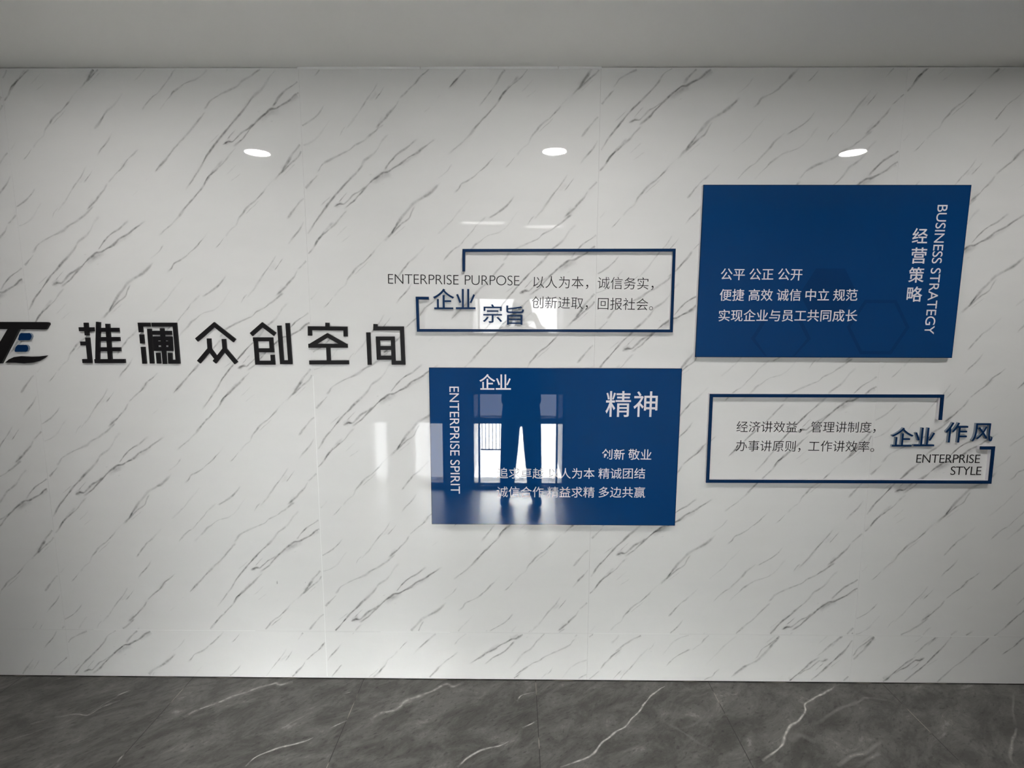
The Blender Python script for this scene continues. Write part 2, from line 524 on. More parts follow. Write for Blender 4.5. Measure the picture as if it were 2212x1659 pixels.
def sheet(rect, nodes, parent, name, rot=False, marks=()):
    """one marble sheet with its print; nodes = (x, z) of one fork on it"""
    x0, x1, z0, z1 = rect
    bm = bmesh.new()
    lay = bm.verts.layers.float.new('vein')
    box(bm, x0, x1, 0, 0.006, z0, z1)
    sg = -1 if rot else 1
    nd = Vector(nodes)
    count = 0
    for ia in range(-5, 6):
        for ib in range(-4, 5):
            o = nd + sg * (LAT_A * ia + LAT_B * ib)
            if not (x0 - 1.2 < o.x < x1 + 1.2 and z0 - 1.2 < o.y < z1 + 1.2):
                continue
            random.seed(7)
            for si, s in enumerate(STROKES):
                pts = [(o.x + sg * p[0], o.y + sg * p[1], p[2], p[3]) for p in s]
                xs, zs = [p[0] for p in pts], [p[1] for p in pts]
                if max(xs) < x0 or min(xs) > x1 or max(zs) < z0 or min(zs) > z1:
                    continue
                path = smooth_path(pts, 0.006)
                vein_sheet(bm, lay, path, -0.0001 - si * 0.000004, rect)
    for pts in marks:
        q = [W(*p[:2]) for p in pts]
        vein_sheet(bm, lay, smooth_path([(v.x, v.y, 0.0022, 1.0) for v in q], 0.002), -0.0004, rect)
    me = bpy.data.meshes.new(name)
    # keep strip normals facing the room
    bmesh.ops.recalc_face_normals(bm, faces=[f for f in bm.faces if f.calc_center_median().y > 0.00005 or len(f.verts) != 4])
    for f in bm.faces:
        f.normal_update()
        if abs(f.normal.y) > 0.9 and f.calc_center_median().y < 0.001 and f.normal.y > 0:
            f.normal_flip()
    bm.to_mesh(me)
    bm.free()
    return link(name, me, [M_MARBLE, M_VEIN], parent)


# ------------------------------------------------------------------ the room
XL, XR, YB = -4.2, 4.2, -2.74
THICK = 0.26                     # depth of the window wall
bm = bmesh.new()
box(bm, XL, XR, 0.0075, 0.12, 0, HIGH)
wall = tag(obj('wall_back', bm, M_DARKGAP), 'white grey-veined marble sheet wall carrying the blue signs', 'wall', kind='structure')

SEAMS = [-3.286, -2.081, -0.876, 0.333, 1.547, 2.755, 3.96]
Z_SPLIT, Z_TOP, Z_LOW = 0.2365, 2.661, 0.004
G = 0.0002
FORK = {0: (SEAMS[0] + .323, 2.12), 1: (-1.76, 1.936), 2: (-0.548, 2.258), 3: (0.657, 2.586), 4: (1.547 + .323, 1.05), 5: (2.755 + .323, 1.7)}
p1 = W(270, 1395); p2 = W(1114, 1378); blob = c1((1445, 1980)) - NODE
b3 = W(1781, 1427) + blob; b4 = W(1989, 1425) + blob
LOWFORK = {0: ((-3.0, 0.1), False), 1: ((p1.x, p1.y), False), 2: ((p2.x, p2.y), True), 3: ((b3.x, b3.y), True), 4: ((b4.x, b4.y), True), 5: ((3.1, 0.2), True)}
f4 = W(1965, 1265) 
for i in range(6):
    x0, x1 = SEAMS[i] + G, SEAMS[i + 1] - G
    mk = ()
    if i == 1:
        mk = (((599, 1254), (598, 1262)), ((598, 1295), (598, 1297)), ((660, 1256), (660, 1260)), ((218, 1329), (218, 1331)))
    sheet((x0, x1, Z_SPLIT + G, Z_TOP), FORK[i], wall, 'marble_sheet', marks=mk)
    nd, rt = LOWFORK[i]
    mk = (((1406, 1406), (1407, 1408)),) if i == 3 else ()
    sheet((x0, x1, Z_LOW, Z_SPLIT - G), nd, wall, 'plinth_sheet', rot=rt, marks=mk)
bm = bmesh.new()                      # the one joint whose filler shows, low on the wall
box(bm, SEAMS[2] - 0.0014, SEAMS[2] + 0.0016, -0.0006, 0.0, 0.012, 1.42)
obj('joint_filler', bm, M_BEAD, wall)
bm = bmesh.new()
for a, b_ in ((-1.95, -1.2), (-0.62, -0.3), (0.36, 0.75), (1.85, 2.2)):
    box(bm, a, b_, -0.0005, 0.0, Z_SPLIT - 0.0008, Z_SPLIT + 0.0010)
obj('plinth_joint_filler', bm, M_BEAD, wall)

# white closing bead under the ceiling, in lengths as seen
for n_, (a, b_) in enumerate(((-0.88, -0.39), (-0.385, 0.16), (0.165, 0.335)), 1):
    bm = bmesh.new()
    box(bm, a, b_, -0.004, 0.004, HIGH - 0.009, HIGH)
    bmesh.ops.bevel(bm, geom=bm.edges[:], offset=0.001, segments=2, affect='EDGES')
    tag(obj('trim_%d' % n_, bm, M_BEAD), kind='structure')

# ceiling
bm = bmesh.new()
box(bm, XL, XR, YB, 0.12, HIGH, HIGH + 0.12)
tag(obj('ceiling', bm, M_CEIL), 'plain white plastered ceiling above the marble wall', 'ceiling', kind='structure')

# floor with traced pale veins
bm = bmesh.new()
lay = bm.verts.layers.float.new('vein')
box(bm, XL, XR, YB, 0.12, -0.1, 0)
FV = [
    (0, [(795, 300), (860, 265), (930, 240), (1000, 210), (1080, 185), (1140, 165), (1190, 150), (1210, 160), (1265, 145)], 11, .55),
    (0, [(1600, 310), (1650, 280), (1720, 260), (1760, 225), (1830, 200), (1890, 175), (1930, 155), (1960, 165), (2005, 148)], 11, .55),
    (0, [(1060, 510), (1100, 475), (1150, 450), (1200, 430), (1260, 420), (1320, 402), (1355, 385)], 6, .8),
    (0, [(1975, 515), (2010, 480), (2050, 455), (2100, 435), (2160, 420), (2212, 395)], 6, .8),
    (0, [(235, 300), (320, 285), (380, 290), (440, 255), (520, 225)], 6, .5),
    (0, [(380, 290), (450, 240), (560, 182)], 4, .35), (0, [(505, 207), (535, 195), (565, 182)], 5, .8),
    (0, [(130, 330), (165, 320), (205, 310)], 5, .4), (0, [(505, 495), (522, 475), (540, 458)], 4, .8),
    (0, [(1420, 350), (1460, 330), (1500, 312)], 5, .75), (0, [(1480, 200), (1500, 195), (1520, 190)], 4, .6),
    (0, [(0, 410), (100, 380), (200, 345)], 5, .2), (0, [(220, 140), (260, 130), (290, 112)], 6, .4),
    (1, [(210, 515), (290, 485), (350, 460), (380, 420), (440, 370), (500, 325), (550, 270), (590, 215), (630, 185), (668, 160)], 5, .85),
    (1, [(1085, 490), (1130, 450), (1170, 420), (1180, 380), (1200, 340), (1240, 310), (1268, 270), (1270, 240), (1310, 215), (1350, 195), (1400, 158)], 6, .75),
    (1, [(45, 345), (80, 330), (110, 315)], 5, .7), (1, [(20, 230), (45, 205), (103, 190)], 4, .7),
    (1, [(2165, 500), (2150, 440), (2170, 380), (2180, 345)], 6, .4), (1, [(2170, 330), (2165, 250), (2175, 190)], 6, .25),
    (1, [(1410, 510), (1460, 470), (1530, 450), (1600, 400)], 9, .4), (1, [(1500, 500), (1560, 470), (1590, 455)], 9, .4),
    (1, [(1330, 320), (1400, 270), (1500, 230), (1530, 215), (1620, 225)], 8, .3),
    (1, [(660, 320), (720, 350), (790, 400), (870, 440)], 8, .22), (1, [(370, 300), (430, 260), (530, 235)], 18, .2),
    (1, [(1200, 400), (1250, 380), (1310, 405)], 20, .25), (1, [(150, 205), (220, 160), (300, 145)], 12, .3),
    (1, [(730, 350), (800, 320), (870, 255)], 6, .25), (1, [(925, 190), (965, 200), (980, 165)], 10, .4),
]
random.seed(3)
for k, (side, pts, w, dk) in enumerate(FV):
    q = []
    for j, p in enumerate(pts):
        v = FL(1106 * side + p[0] / 2, 1400 + p[1] / 2)
        q.append((v.x, min(v.y, -0.006), w * 0.0011, dk if 0 < j < len(pts) - 1 else dk * .4))
    path = smooth_path(q, 0.006)
    prev = None
    n = len(path)
    for i, p in enumerate(path):
        a, b_ = path[max(0, i - 1)], path[min(n - 1, i + 1)]
        d = (b_ - a).xy
        if d.length < 1e-7: continue
        d.normalize()
        nn = Vector((-d.y, d.x))
        ww = p[2] * (1 + .7 * noise.noise(Vector((i * .12, k * 3.1, 0))))
        c = p.xy + nn * (noise.noise(Vector((i * .1, k * 3.1, 5))) * 0.006)
        row = [bm.verts.new((z.x, min(z.y, -0.002), 0.00012 + k * 0.000005)) for z in (c + nn * ww, c + nn * ww * .2, c - nn * ww * .2, c - nn * ww)]
        row[1][lay] = row[2][lay] = p[3]
        if prev:
            for j in range(3): bm.faces.new((prev[j], prev[j + 1], row[j + 1], row[j])).material_index = 1
        prev = row
for f in bm.faces:
    f.normal_update()
    if f.calc_center_median().z > 0.00005 and f.normal.z < 0: f.normal_flip()
me = bpy.data.meshes.new('floor')
bm.to_mesh(me); bm.free()
tag(link('floor', me, [M_FLOOR, M_FVEIN]), 'grey veined marble tile floor', 'floor', kind='structure')

# end walls and the window wall behind the camera
for nm, a, b_ in (('wall_left', XL - 0.12, XL), ('wall_right', XR, XR + 0.12)):
    bm = bmesh.new()
    box(bm, a, b_, YB - THICK, 0.12, 0, HIGH)
    tag(obj(nm, bm, M_END), kind='structure')

OPEN = [(-1.45, -1.26, 0), (-1.04, -0.70, 0), (-0.43, 0.47, 1)]   # glazed bays (x range, upper light too)
BANDS = [(0.03, 0.66), (0.68, 0.95), (1.50, 1.86)]                           # their lower and upper lights

bm = bmesh.new()
xs = [XL] + [v for o_ in OPEN for v in o_[:2]] + [XR]
for i in range(0, len(xs), 2):
    box(bm, xs[i], xs[i + 1], YB - THICK, YB, 0, HIGH)
for a, b_, up in OPEN:
    for z0, z1 in (((0, BANDS[0][0]), (BANDS[0][1], BANDS[1][0]), (BANDS[1][1], BANDS[2][0]), (BANDS[2][1], HIGH)) if up else ((0, BANDS[0][0]), (BANDS[0][1], HIGH))):
        box(bm, a, b_, YB - THICK, YB, z0, z1)
for xa, xb in ((-0.62, -0.44), (0.48, 0.66)):      # unseen fins added outside the glazed door to narrow its light
    box(bm, xa, xb, YB - 1.15, YB - THICK, 0, HIGH)
tag(obj('wall_front', bm, M_PAINT), kind='structure')
wn = 0
for a, b_, up in OPEN:
    for z0, z1 in BANDS[:1 + 2 * up]:
        wn += 1
        bm = bmesh.new()
        t = 0.018
        y0, y1 = YB - 0.08, YB - 0.03
        box(bm, a, b_, y0, y1, z0, z0 + t); box(bm, a, b_, y0, y1, z1 - t, z1)
        box(bm, a, a + t, y0, y1, z0 + t, z1 - t); box(bm, b_ - t, b_, y0, y1, z0 + t, z1 - t)
        if b_ - a > .6:
            for xm in (a + 0.06, b_ - 0.08):
                box(bm, xm, xm + t, y0, y1, z0 + t, z1 - t)
        w_ = tag(obj('window_%d' % wn, bm, M_ALU), kind='structure')
        bm = bmesh.new()
        box(bm, a + t, b_ - t, YB - 0.057, YB - 0.053, z0 + t, z1 - t)
        obj('pane', bm, (M_GLASS if z0 < .5 else M_GLASS_DARK if z0 < 1 else M_GLASS_MID) if up else M_GLASS_GREY, w_)
        if b_ - a > .6 and z0 < .5:
            bm = bmesh.new()
            for k in range(7):
                xx = a + 0.09 + k * 0.035
                box(bm, xx, xx + 0.006, YB - 0.105, YB - 0.097, 0.36, z1 - t)
            box(bm, a + 0.08, a + 0.32, YB - 0.107, YB - 0.095, 0.36, 0.372)
            obj('grille', bm, M_ALU, w_)

# ------------------------------------------------------------------ ceiling lamps (seen mirrored in the marble)
def disc(bm, x, y, z0, z1, r, n=40):
    a = [bm.verts.new((x + r * math.cos(2 * math.pi * k / n), y + r * math.sin(2 * math.pi * k / n), z0)) for k in range(n)]
    b = [bm.verts.new((v.co.x, v.co.y, z1)) for v in a]
    bm.faces.new(a); bm.faces.new(b[::-1])
    for k in range(n): bm.faces.new((a[k], a[(k + 1) % n], b[(k + 1) % n], b[k]))


for (px, py), lab in zip(((556, 329), (1198, 326), (1842, 329)), (
        'round recessed ceiling light mirrored left, above the black characters',
        'round recessed ceiling light mirrored in the middle of the three',
        'round recessed ceiling light mirrored right, above the upper blue panel')):
    r = ray(px, py)
    k = (HIGH - EYE) / -r.y
    lx, ly = r.x * k, -(k - DIST)
    e = empty('ceiling_downlight', (lx, ly, HIGH))
    tag(e, lab, 'ceiling light', 'round downlights in the ceiling')
    bm = bmesh.new()
    n = 40
    ring = []
    for rr, zz in ((0.070, HIGH - 0.004), (0.074, HIGH - 0.006), (0.083, HIGH - 0.004), (0.086, HIGH)):
        ring.append([bm.verts.new((lx + rr * math.cos(2 * math.pi * q / n), ly + rr * math.sin(2 * math.pi * q / n), zz)) for q in range(n)])
    for a, b_ in zip(ring, ring[1:]):
        for q in range(n): bm.faces.new((a[q], a[(q + 1) % n], b_[(q + 1) % n], b_[q]))
    obj('trim_ring', bm, M_LAMPRIM, e, True)
    bm = bmesh.new()
    disc(bm, lx, ly, HIGH - 0.003, HIGH - 0.0005, 0.071)
    obj('diffuser', bm, M_LAMP, e)

for a, b_, z, lab in ((-0.50, -0.11, 2.53, 'slim tube light on the window wall, mirrored longer one'), (0.08, 0.43, 2.50, 'slim tube light on the window wall, mirrored shorter one')):
    e = empty('tube_light', ((a + b_) / 2, YB, z))
    tag(e, lab, 'tube light', 'tube lights above the windows')
    bm = bmesh.new(); box(bm, a - 0.01, b_ + 0.01, YB, YB + 0.022, z - 0.016, z + 0.016); obj('housing', bm, M_LAMPRIM, e)
    bm = bmesh.new(); box(bm, a, b_, YB + 0.0225, YB + 0.04, z - 0.01, z + 0.01); obj('tube', bm, M_TUBE, e)


# ------------------------------------------------------------------ lettering
_cache = {}


def glyphs(text, weight=0.0, spacing=1.0, res=6):
    """flat outline mesh of text at size 1: (verts, faces, ink box)"""
    key = (text, weight, round(spacing, 4))
    if key in _cache: return _cache[key]
    c = bpy.data.curves.new('t', 'FONT')
    c.body = text
    c.resolution_u = res
    c.offset = weight
    c.space_character = spacing
    c.fill_mode = 'FRONT'
    o = bpy.data.objects.new('t', c)
    COL.objects.link(o)
    dg = bpy.context.evaluated_depsgraph_get()
    dg.update()
    me = bpy.data.meshes.new_from_object(o.evaluated_get(dg))
    V = [v.co.xy.copy() for v in me.vertices]
    Fs = [tuple(p.vertices) for p in me.polygons]
    bpy.data.objects.remove(o)
    bpy.data.curves.remove(c)
    bpy.data.meshes.remove(me)
    x0, x1 = min(v.x for v in V), max(v.x for v in V)
    y0, y1 = min(v.y for v in V), max(v.y for v in V)
    _cache[key] = (V, Fs, (x0, y0, x1, y1))
    return _cache[key]


def put(bm, g, fn, y_front, thick, mi_side=0):
    """place a glyph mesh through fn(v)->(x, z), extruded back by thick"""
    V, Fs, _ = g
    fr = [bm.verts.new((*(lambda q: (q.x, y_front, q.y))(fn(v)),)) for v in V]
    edges = {}
    for f in Fs:
        for i in range(len(f)):
            k = (f[i], f[(i + 1) % len(f)])
            edges[k] = edges.get(k, 0) + 1
    fl = []
    for f in Fs:
        try:
            fl.append(bm.faces.new([fr[i] for i in f]))
        except ValueError:
            pass
    bk = [bm.verts.new((v.co.x, y_front + thick, v.co.z)) for v in fr]
    for (a, b) in edges:
        if (b, a) not in edges:
            try:
                nf = bm.faces.new((fr[a], fr[b], bk[b], bk[a]))
                nf.material_index = mi_side
            except ValueError:
                pass


def finish(name, bm, mats, parent=None):
    for v in [v for v in bm.verts if not v.link_faces]: bm.verts.remove(v)
    for f in bm.faces: f.normal_update()
    flip = [f for f in bm.faces if f.material_index == 0 and abs(f.normal.y) > .9 and f.normal.y > 0]
    for f in flip: f.normal_flip()
    me = bpy.data.meshes.new(name)
    bm.to_mesh(me); bm.free()
    return link(name, me, mats, parent)


def cjk_word(bm, text, p0, p1, k, y_front, thick, weight, emh=1.0):
    """p0/p1: wall points of the centres of character 0 and character k"""
    d = (p1 - p0)
    s = d.length / k
    ux = d.normalized()
    uz = Vector((-ux.y, ux.x))
    put(bm, glyphs(text, weight), lambda v: p0 + ux * (v.x - 0.5) * s + uz * (v.y - 0.38) * s * emh, y_front, thick)


def latin(bm, text, a, b, cap, y_front, thick, weight):
    """a, b: wall points on the base line at the ink's two ends; cap: cap height in metres"""
    d = b - a
    ux = d.normalized(); uz = Vector((-ux.y, ux.x))
    g0 = glyphs(text, weight)
    hcap = glyphs('E', weight)[2]
    s = cap / (hcap[3] - hcap[1])
    w1 = (g0[2][2] - g0[2][0]) * s
    g1 = glyphs(text, weight, 1.2)
    w2 = (g1[2][2] - g1[2][0]) * s
    sp = 1 + 0.2 * (d.length - w1) / (w2 - w1)
    sp = max(0.8, min(1.6, sp))
    g = glyphs(text, weight, sp)
    sx = d.length / (g[2][2] - g[2][0])
    put(bm, g, lambda v: a + ux * (v.x - g[2][0]) * sx + uz * (v.y - hcap[1]) * s, y_front, thick)


def fit_box(bm, ch, q, y_front, thick, weight, t, mi_side=0):
    """one character whose ink fills photo box q = (x0, y0, x1, y1)"""
    g = glyphs(ch, weight)
    a = W((q[0] + q[2]) / 2 - (q[2] - q[0]) / 2, q[3], t); b = W(q[2], q[1], t)
    # use edge midpoints so perspective skew does not widen the glyph
    xl, xr = W(q[0], (q[1] + q[3]) / 2, t).x, W(q[2], (q[1] + q[3]) / 2, t).x
    zb, zt = W((q[0] + q[2]) / 2, q[3], t).y, W((q[0] + q[2]) / 2, q[1], t).y
    x0, y0, x1, y1 = g[2]
    put(bm, g, lambda v: Vector((xl + (v.x - x0) / (x1 - x0) * (xr - xl), zb + (v.y - y0) / (y1 - y0) * (zt - zb))), y_front, thick, mi_side)
    return (xl + xr) / 2, (zb + zt) / 2


class Crop:
    def __init__(s, ox, oy, k): s.o, s.k = (ox, oy), k
    def px(s, x, y): return (s.o[0] + x / s.k, s.o[1] + y / s.k)
    def w(s, x, y, t=0.0): return W(*s.px(x, y), t)
    def box(s, x0, y0, x1, y1): return s.px(x0, y0) + s.px(x1, y1)


A = Crop(0, 640, 2212 / 480)
B = Crop(400, 640, 2212 / 520)
C3 = Crop(800, 500, 2212 / 680)
C4 = Crop(1480, 380, 2212 / 640)
C5 = Crop(900, 770, 2212 / 600)
C6 = Crop(1500, 830, 2212 / 680)

# ---- black raised characters
TB = 0.008
SW = 0.0170
BIG = [
    (A, 'tall black raised character with two standing strokes, nearest the logo emblem on marble', [
        [(783, 328), (930, 329)], [(850, 263), (862, 390)], [(866, 411), (892, 664)], [(798, 470), (872, 470)], [(818, 645), (900, 645)],
        [(974, 256), (966, 664)], [(1066, 274), (1094, 650)], [(980, 334), (1180, 334)], [(978, 426), (1188, 426)], [(976, 528), (1197, 528)], [(940, 646), (1242, 645)]]),
    (A, 'densest black raised character, boxed strokes inside a gate shape, second from the emblem', [
        [(1490, 283), (1391, 283), (1400, 359)], [(1405, 380), (1413, 470)], [(1419, 504), (1435, 672)], [(1482, 324), (1510, 670)],
        [(1506, 283), (1736, 283), (1768, 652), (1692, 652), (1688, 564)], [(1609, 319), (1637, 674)], [(1515, 364), (1704, 364)],
        [(1522, 420), (1706, 420)], [(1526, 469), (1708, 469)], [(1530, 525), (1714, 525)], [(1541, 402), (1550, 545)], [(1690, 402), (1698, 545)],
        [(1570, 564), (1579, 670)]]),
    (B, 'black raised character of a wide roof over two forked figures, on the marble wall', [
        [(102, 402), (265, 261), (452, 408)], [(215, 388), (223, 500)], [(221, 487), (122, 605)], [(221, 487), (285, 572)],
        [(352, 393), (361, 500)], [(360, 487), (266, 606)], [(360, 487), (467, 614)]]),
    (B, 'black raised character of a small roofed box beside a tall U shape', [
        [(605, 352), (707, 262), (823, 350)], [(622, 396), (804, 396)], [(786, 380), (796, 512)], [(655, 497), (814, 497)],
        [(643, 380), (661, 629)], [(645, 611), (824, 611)], [(800, 538), (806, 620)], [(862, 269), (888, 606), (964, 606), (938, 246)]]),
    (B, 'black raised character of a roof over a triangle on a post, on the marble wall', [
        [(1305, 243), (1305, 300)], [(1145, 362), (1144, 294), (1471, 297), (1473, 370)],
        [(1150, 453), (1306, 359), (1474, 453)], [(1131, 455), (1491, 455)], [(1312, 460), (1319, 610)], [(1139, 609), (1503, 607)]]),
    (B, 'black raised character of a window inside an open gate, beside the upper open frame', [
        [(1681, 332), (1694, 630)], [(1747, 255), (1746, 296), (1990, 296), (2004, 611), (1898, 611)], [(1752, 388), (1924, 388)],
        [(1768, 475), (1912, 475)], [(1760, 565), (1916, 565)], [(1769, 370), (1778, 583)], [(1906, 370), (1916, 628)]]),
]
for cr, lab, strokes in BIG:
    pts = [cr.w(*p, TB) for s in strokes for p in s]
    cx_ = sum(p.x for p in pts) / len(pts)
    bm = bmesh.new()
    for i, s in enumerate(strokes):
        ribbon(bm, [cr.w(*p, TB) for p in s], SW, -TB - i * 0.00002, -0.0002)
    tag(obj('raised_character', bm, M_BLACK), lab, 'sign letter', 'large black characters on the marble wall')

# ---- logo emblem at the left edge
e = empty('logo_emblem', (W(30, 740).x, 0, W(30, 740).y))
tag(e, 'black slanted logo emblem with two blue bars, cut by the photo edge', 'logo')


def poly(cr, pts, t): return [cr.w(*p, t) for p in pts]


bm = bmesh.new()
prism(bm, poly(A, [(-300, 254), (468, 257), (484, 263), (488, 280), (458, 326), (446, 331), (190, 328), (14, 668), (-128, 668), (74, 327), (-262, 324)], 0.009), -0.009, -0.0002, 0, 1)
obj('letter_stroke', bm, [M_BLACK, M_BLACK], e)
bm = bmesh.new()
prism(bm, poly(A, [(50, 661), (88, 628), (138, 605), (200, 597), (300, 602), (380, 600), (463, 590), (432, 616), (380, 646), (320, 662), (240, 668), (150, 662)], 0.009), -0.009, -0.0002)
obj('wave_stroke', bm, M_BLACK, e)
for q in ([(206, 366), (296, 366), (312, 382), (316, 402), (306, 426), (292, 438), (184, 438), (179, 427), (190, 385)],
          [(176, 484), (262, 484), (278, 500), (282, 520), (276, 540), (262, 553), (149, 553), (144, 541), (157, 502)]):
    bm = bmesh.new()
    prism(bm, poly(A, q, 0.009), -0.009, -0.0002, 0, 1)
    o = obj('bar', bm, [M_NAVY, M_GREY_EDGE], e)
    o['label'] = 'short blue bar'

# ---- open frames
TF = 0.018


def open_frame(name, pxs, w, lab):
    P = [W(*p, TF) for p in pxs]
    # square the corners on the wall
    e = empty(name, (P[0].x, 0, P[0].y))
    tag(e, lab, 'frame', 'open blue line frames on the wall')
    L, R = ribbon_outline(P, w)
    Li, Ri = ribbon_outline([P[0] + (P[1] - P[0]).normalized() * 0.0016] + P[1:-1] + [P[-1] + (P[-2] - P[-1]).normalized() * 0.0016], w - 0.0036)
    for nm, (l, r), y0, y1, mm in (('backing', (L, R), -TF + 0.004, -0.0002, M_PVC), ('edge', (L, R), -TF + 0.0004, -TF + 0.004, M_BLUE_EDGE), ('face', (Li, Ri), -TF - 0.0004, -TF + 0.0004, M_NAVY)):
        bm = bmesh.new()
        n = len(l)
        F_ = [[bm.verts.new((q.x, y, q.y)) for q in side] for y in (y0, y1) for side in (l, r)]
        fl, fr, bl, br = F_
        for i in range(n - 1):
            bm.faces.new((fl[i], fl[i + 1], fr[i + 1], fr[i])); bm.faces.new((bl[i], br[i], br[i + 1], bl[i + 1]))
            bm.faces.new((fl[i], bl[i], bl[i + 1], fl[i + 1])); bm.faces.new((fr[i], fr[i + 1], br[i + 1], br[i]))
        bm.faces.new((fl[0], fr[0], br[0], bl[0])); bm.faces.new((fl[-1], bl[-1], br[-1], fr[-1]))
        obj(nm, bm, mm, e)


open_frame('open_frame', [C3.px(656, 281), C3.px(657, 133), C3.px(2136, 131), C3.px(2116, 699), C3.px(336, 695), C3.px(328, 468), C3.px(411, 469)], 0.0118,
           'thin blue open frame around the upper white slogan, beside the black characters')
open_frame('open_frame', [C6.px(1730, 252), C6.px(1745, 84), C6.px(120, 80), C6.px(93, 682), C6.px(2078, 689), C6.px(2103, 448), C6.px(2010, 448)], 0.0138,
           'thin blue open frame below the upper blue panel, with corner gap at right')

# ---- small raised titles
TT = 0.010


def title(cr, ch, q, lab, weight=0.004, mm=None):
    bm = bmesh.new()
    c = fit_box(bm, ch, cr.box(*q), -TT, TT - 0.0002, weight, TT, 1)
    o = finish('title_character', bm, [M_NAVY, M_GREY_EDGE])
    return tag(o, lab, 'sign letter', 'small blue raised title characters')


title(C3, '企', (440, 402, 588, 546), 'navy roofed title character just under the word ENTERPRISE, leftmost in the upper frame')
title(C3, '业', (600, 404, 738, 546), 'navy title character of upright strokes on a line, upper frame')
title(C3, '宗', (790, 512, 926, 642), 'navy title character with dotted roof, set lower in the upper frame')
title(C3, '旨', (955, 520, 1080, 656), 'navy title character with a box at its foot, in the upper frame')
title(C6, '企', (1386, 305, 1540, 438), 'navy roofed title character, leftmost of four at the lower frame gap')
title(C6, '业', (1546, 306, 1692, 436), 'navy title character of upright strokes at the lower frame gap')
title(C6, '作', (1765, 268, 1920, 410), 'navy slant-stroked title character, third of four at the lower frame gap')
title(C6, '风', (1955, 275, 2100, 403), 'navy title character like an open gate with a cross, rightmost on the wall')

# ---- thin black lettering stuck on the marble
YV, TV = -0.0010, 0.0007
TH = -0.007


def wall_line(words, lab, cr):
    bm = bmesh.new()
    for text, a, b, k in words:
        cjk_word(bm, text, cr.w(*a), cr.w(*b), k, YV, TV, TH)
    tag(finish('wall_lettering', bm, M_INK), lab, 'lettering', 'thin black slogan lettering on the marble')


for word, cr, lab in (
        (('以人为本，', (1180, 355), (1456, 359), 3), C3, 'upper left thin black Chinese clause in the upper open frame, right of PURPOSE'),
        (('诚信务实，', (1639, 362), (1915, 366), 3), C3, 'upper right thin black Chinese clause in the upper open frame'),
        (('创新进取，', (1178, 497), (1453, 503), 3), C3, 'lower left thin black Chinese clause in the upper open frame'),
        (('回报社会。', (1636, 507), (1910, 512), 3), C3, 'lower right thin black Chinese clause in the upper open frame'),
        (('经济讲效益，', (336, 298), (683, 300), 4), C6, 'upper left thin black Chinese clause in the lower open frame'),
        (('管理讲制度，', (858, 300), (1203, 302), 4), C6, 'upper right thin black Chinese clause in the lower open frame'),
        (('办事讲原则，', (330, 432), (675, 435), 4), C6, 'lower left thin black Chinese clause in the lower open frame'),
        (('工作讲效率。', (840, 434), (1190, 437), 4), C6, 'lower right thin black Chinese clause in the lower open frame')):
    wall_line([word], lab, cr)


def eng(cr, text, a, b, cap, lab, weight=-0.014):
    bm = bmesh.new()
    pa, pb = cr.w(*a), cr.w(*b)
    latin(bm, text, pa, pb, cap, YV, TV, weight)
    tag(finish('wall_lettering', bm, M_INK), lab, 'lettering', 'black English words on the marble')


eng(C3, 'ENTERPRISE', (125, 366), (620, 373), 0.0390, 'thin black word ENTERPRISE left of the upper open frame corner')
eng(C3, 'PURPOSE', (664, 374), (1047, 379), 0.0390, 'thin black word PURPOSE inside the upper open frame')
eng(C6, 'ENTERPRISE', (1557, 551), (2003, 553), 0.0370, 'black word ENTERPRISE inside the lower open frame, above STYLE', -0.008)
eng(C6, 'STYLE', (1797, 636), (2012, 637), 0.0370, 'black word STYLE under the word ENTERPRISE, lower right frame', -0.008)

# ---- blue panels
TP = 0.0205


def panel(rect, lab):
    x0, x1, z0, z1 = rect
    e = empty('sign_panel', ((x0 + x1) / 2, 0, z0))
    tag(e, lab, 'sign', 'blue sign panels on the marble wall')
    bm = bmesh.new(); box(bm, x0, x1, -TP + 0.003, -0.0002, z0, z1); obj('backing', bm, M_PVC, e)
    bm = bmesh.new(); box(bm, x0, x1, -TP + 0.0003, -TP + 0.003, z0, z1); obj('edge', bm, M_BLUE_EDGE, e)
    bm = bmesh.new(); k = 0.0026
    box(bm, x0 + k, x1 - k, -TP - 0.0004, -TP + 0.0003, z0 + k, z1 - k); obj('face', bm, M_BLUE, e)
    return e


def wp(px, py): return W(px, py, TP)


YL, TL = -TP - 0.0012, 0.0008


def panel_line(par, words, cr, weight=0.004):
    bm = bmesh.new()
    for text, a, b, k in words:
        cjk_word(bm, text, cr.w(*a, TP), cr.w(*b, TP), k, YL, TL, weight)
    finish('lettering', bm, M_WHITE, par)


def panel_char(par, ch, q, cr, weight):
    bm = bmesh.new()
    fit_box(bm, ch, cr.box(*q), YL, TL, weight, TP)
    finish('title_character', bm, M_WHITE, par)


def panel_side(par, text, top, bot, cap, cr, weight):
    """words turned a quarter clockwise; top/bot: middle of the column's two ends"""
    bm = bmesh.new()
    a, b = cr.w(*top, TP), cr.w(*bot, TP)
    x = (a.x + b.x) / 2 - cap / 2
    latin(bm, text, Vector((x, a.y)), Vector((x, b.y)), cap, YL, TL, weight)
    finish('lettering', bm, M_WHITE, par)


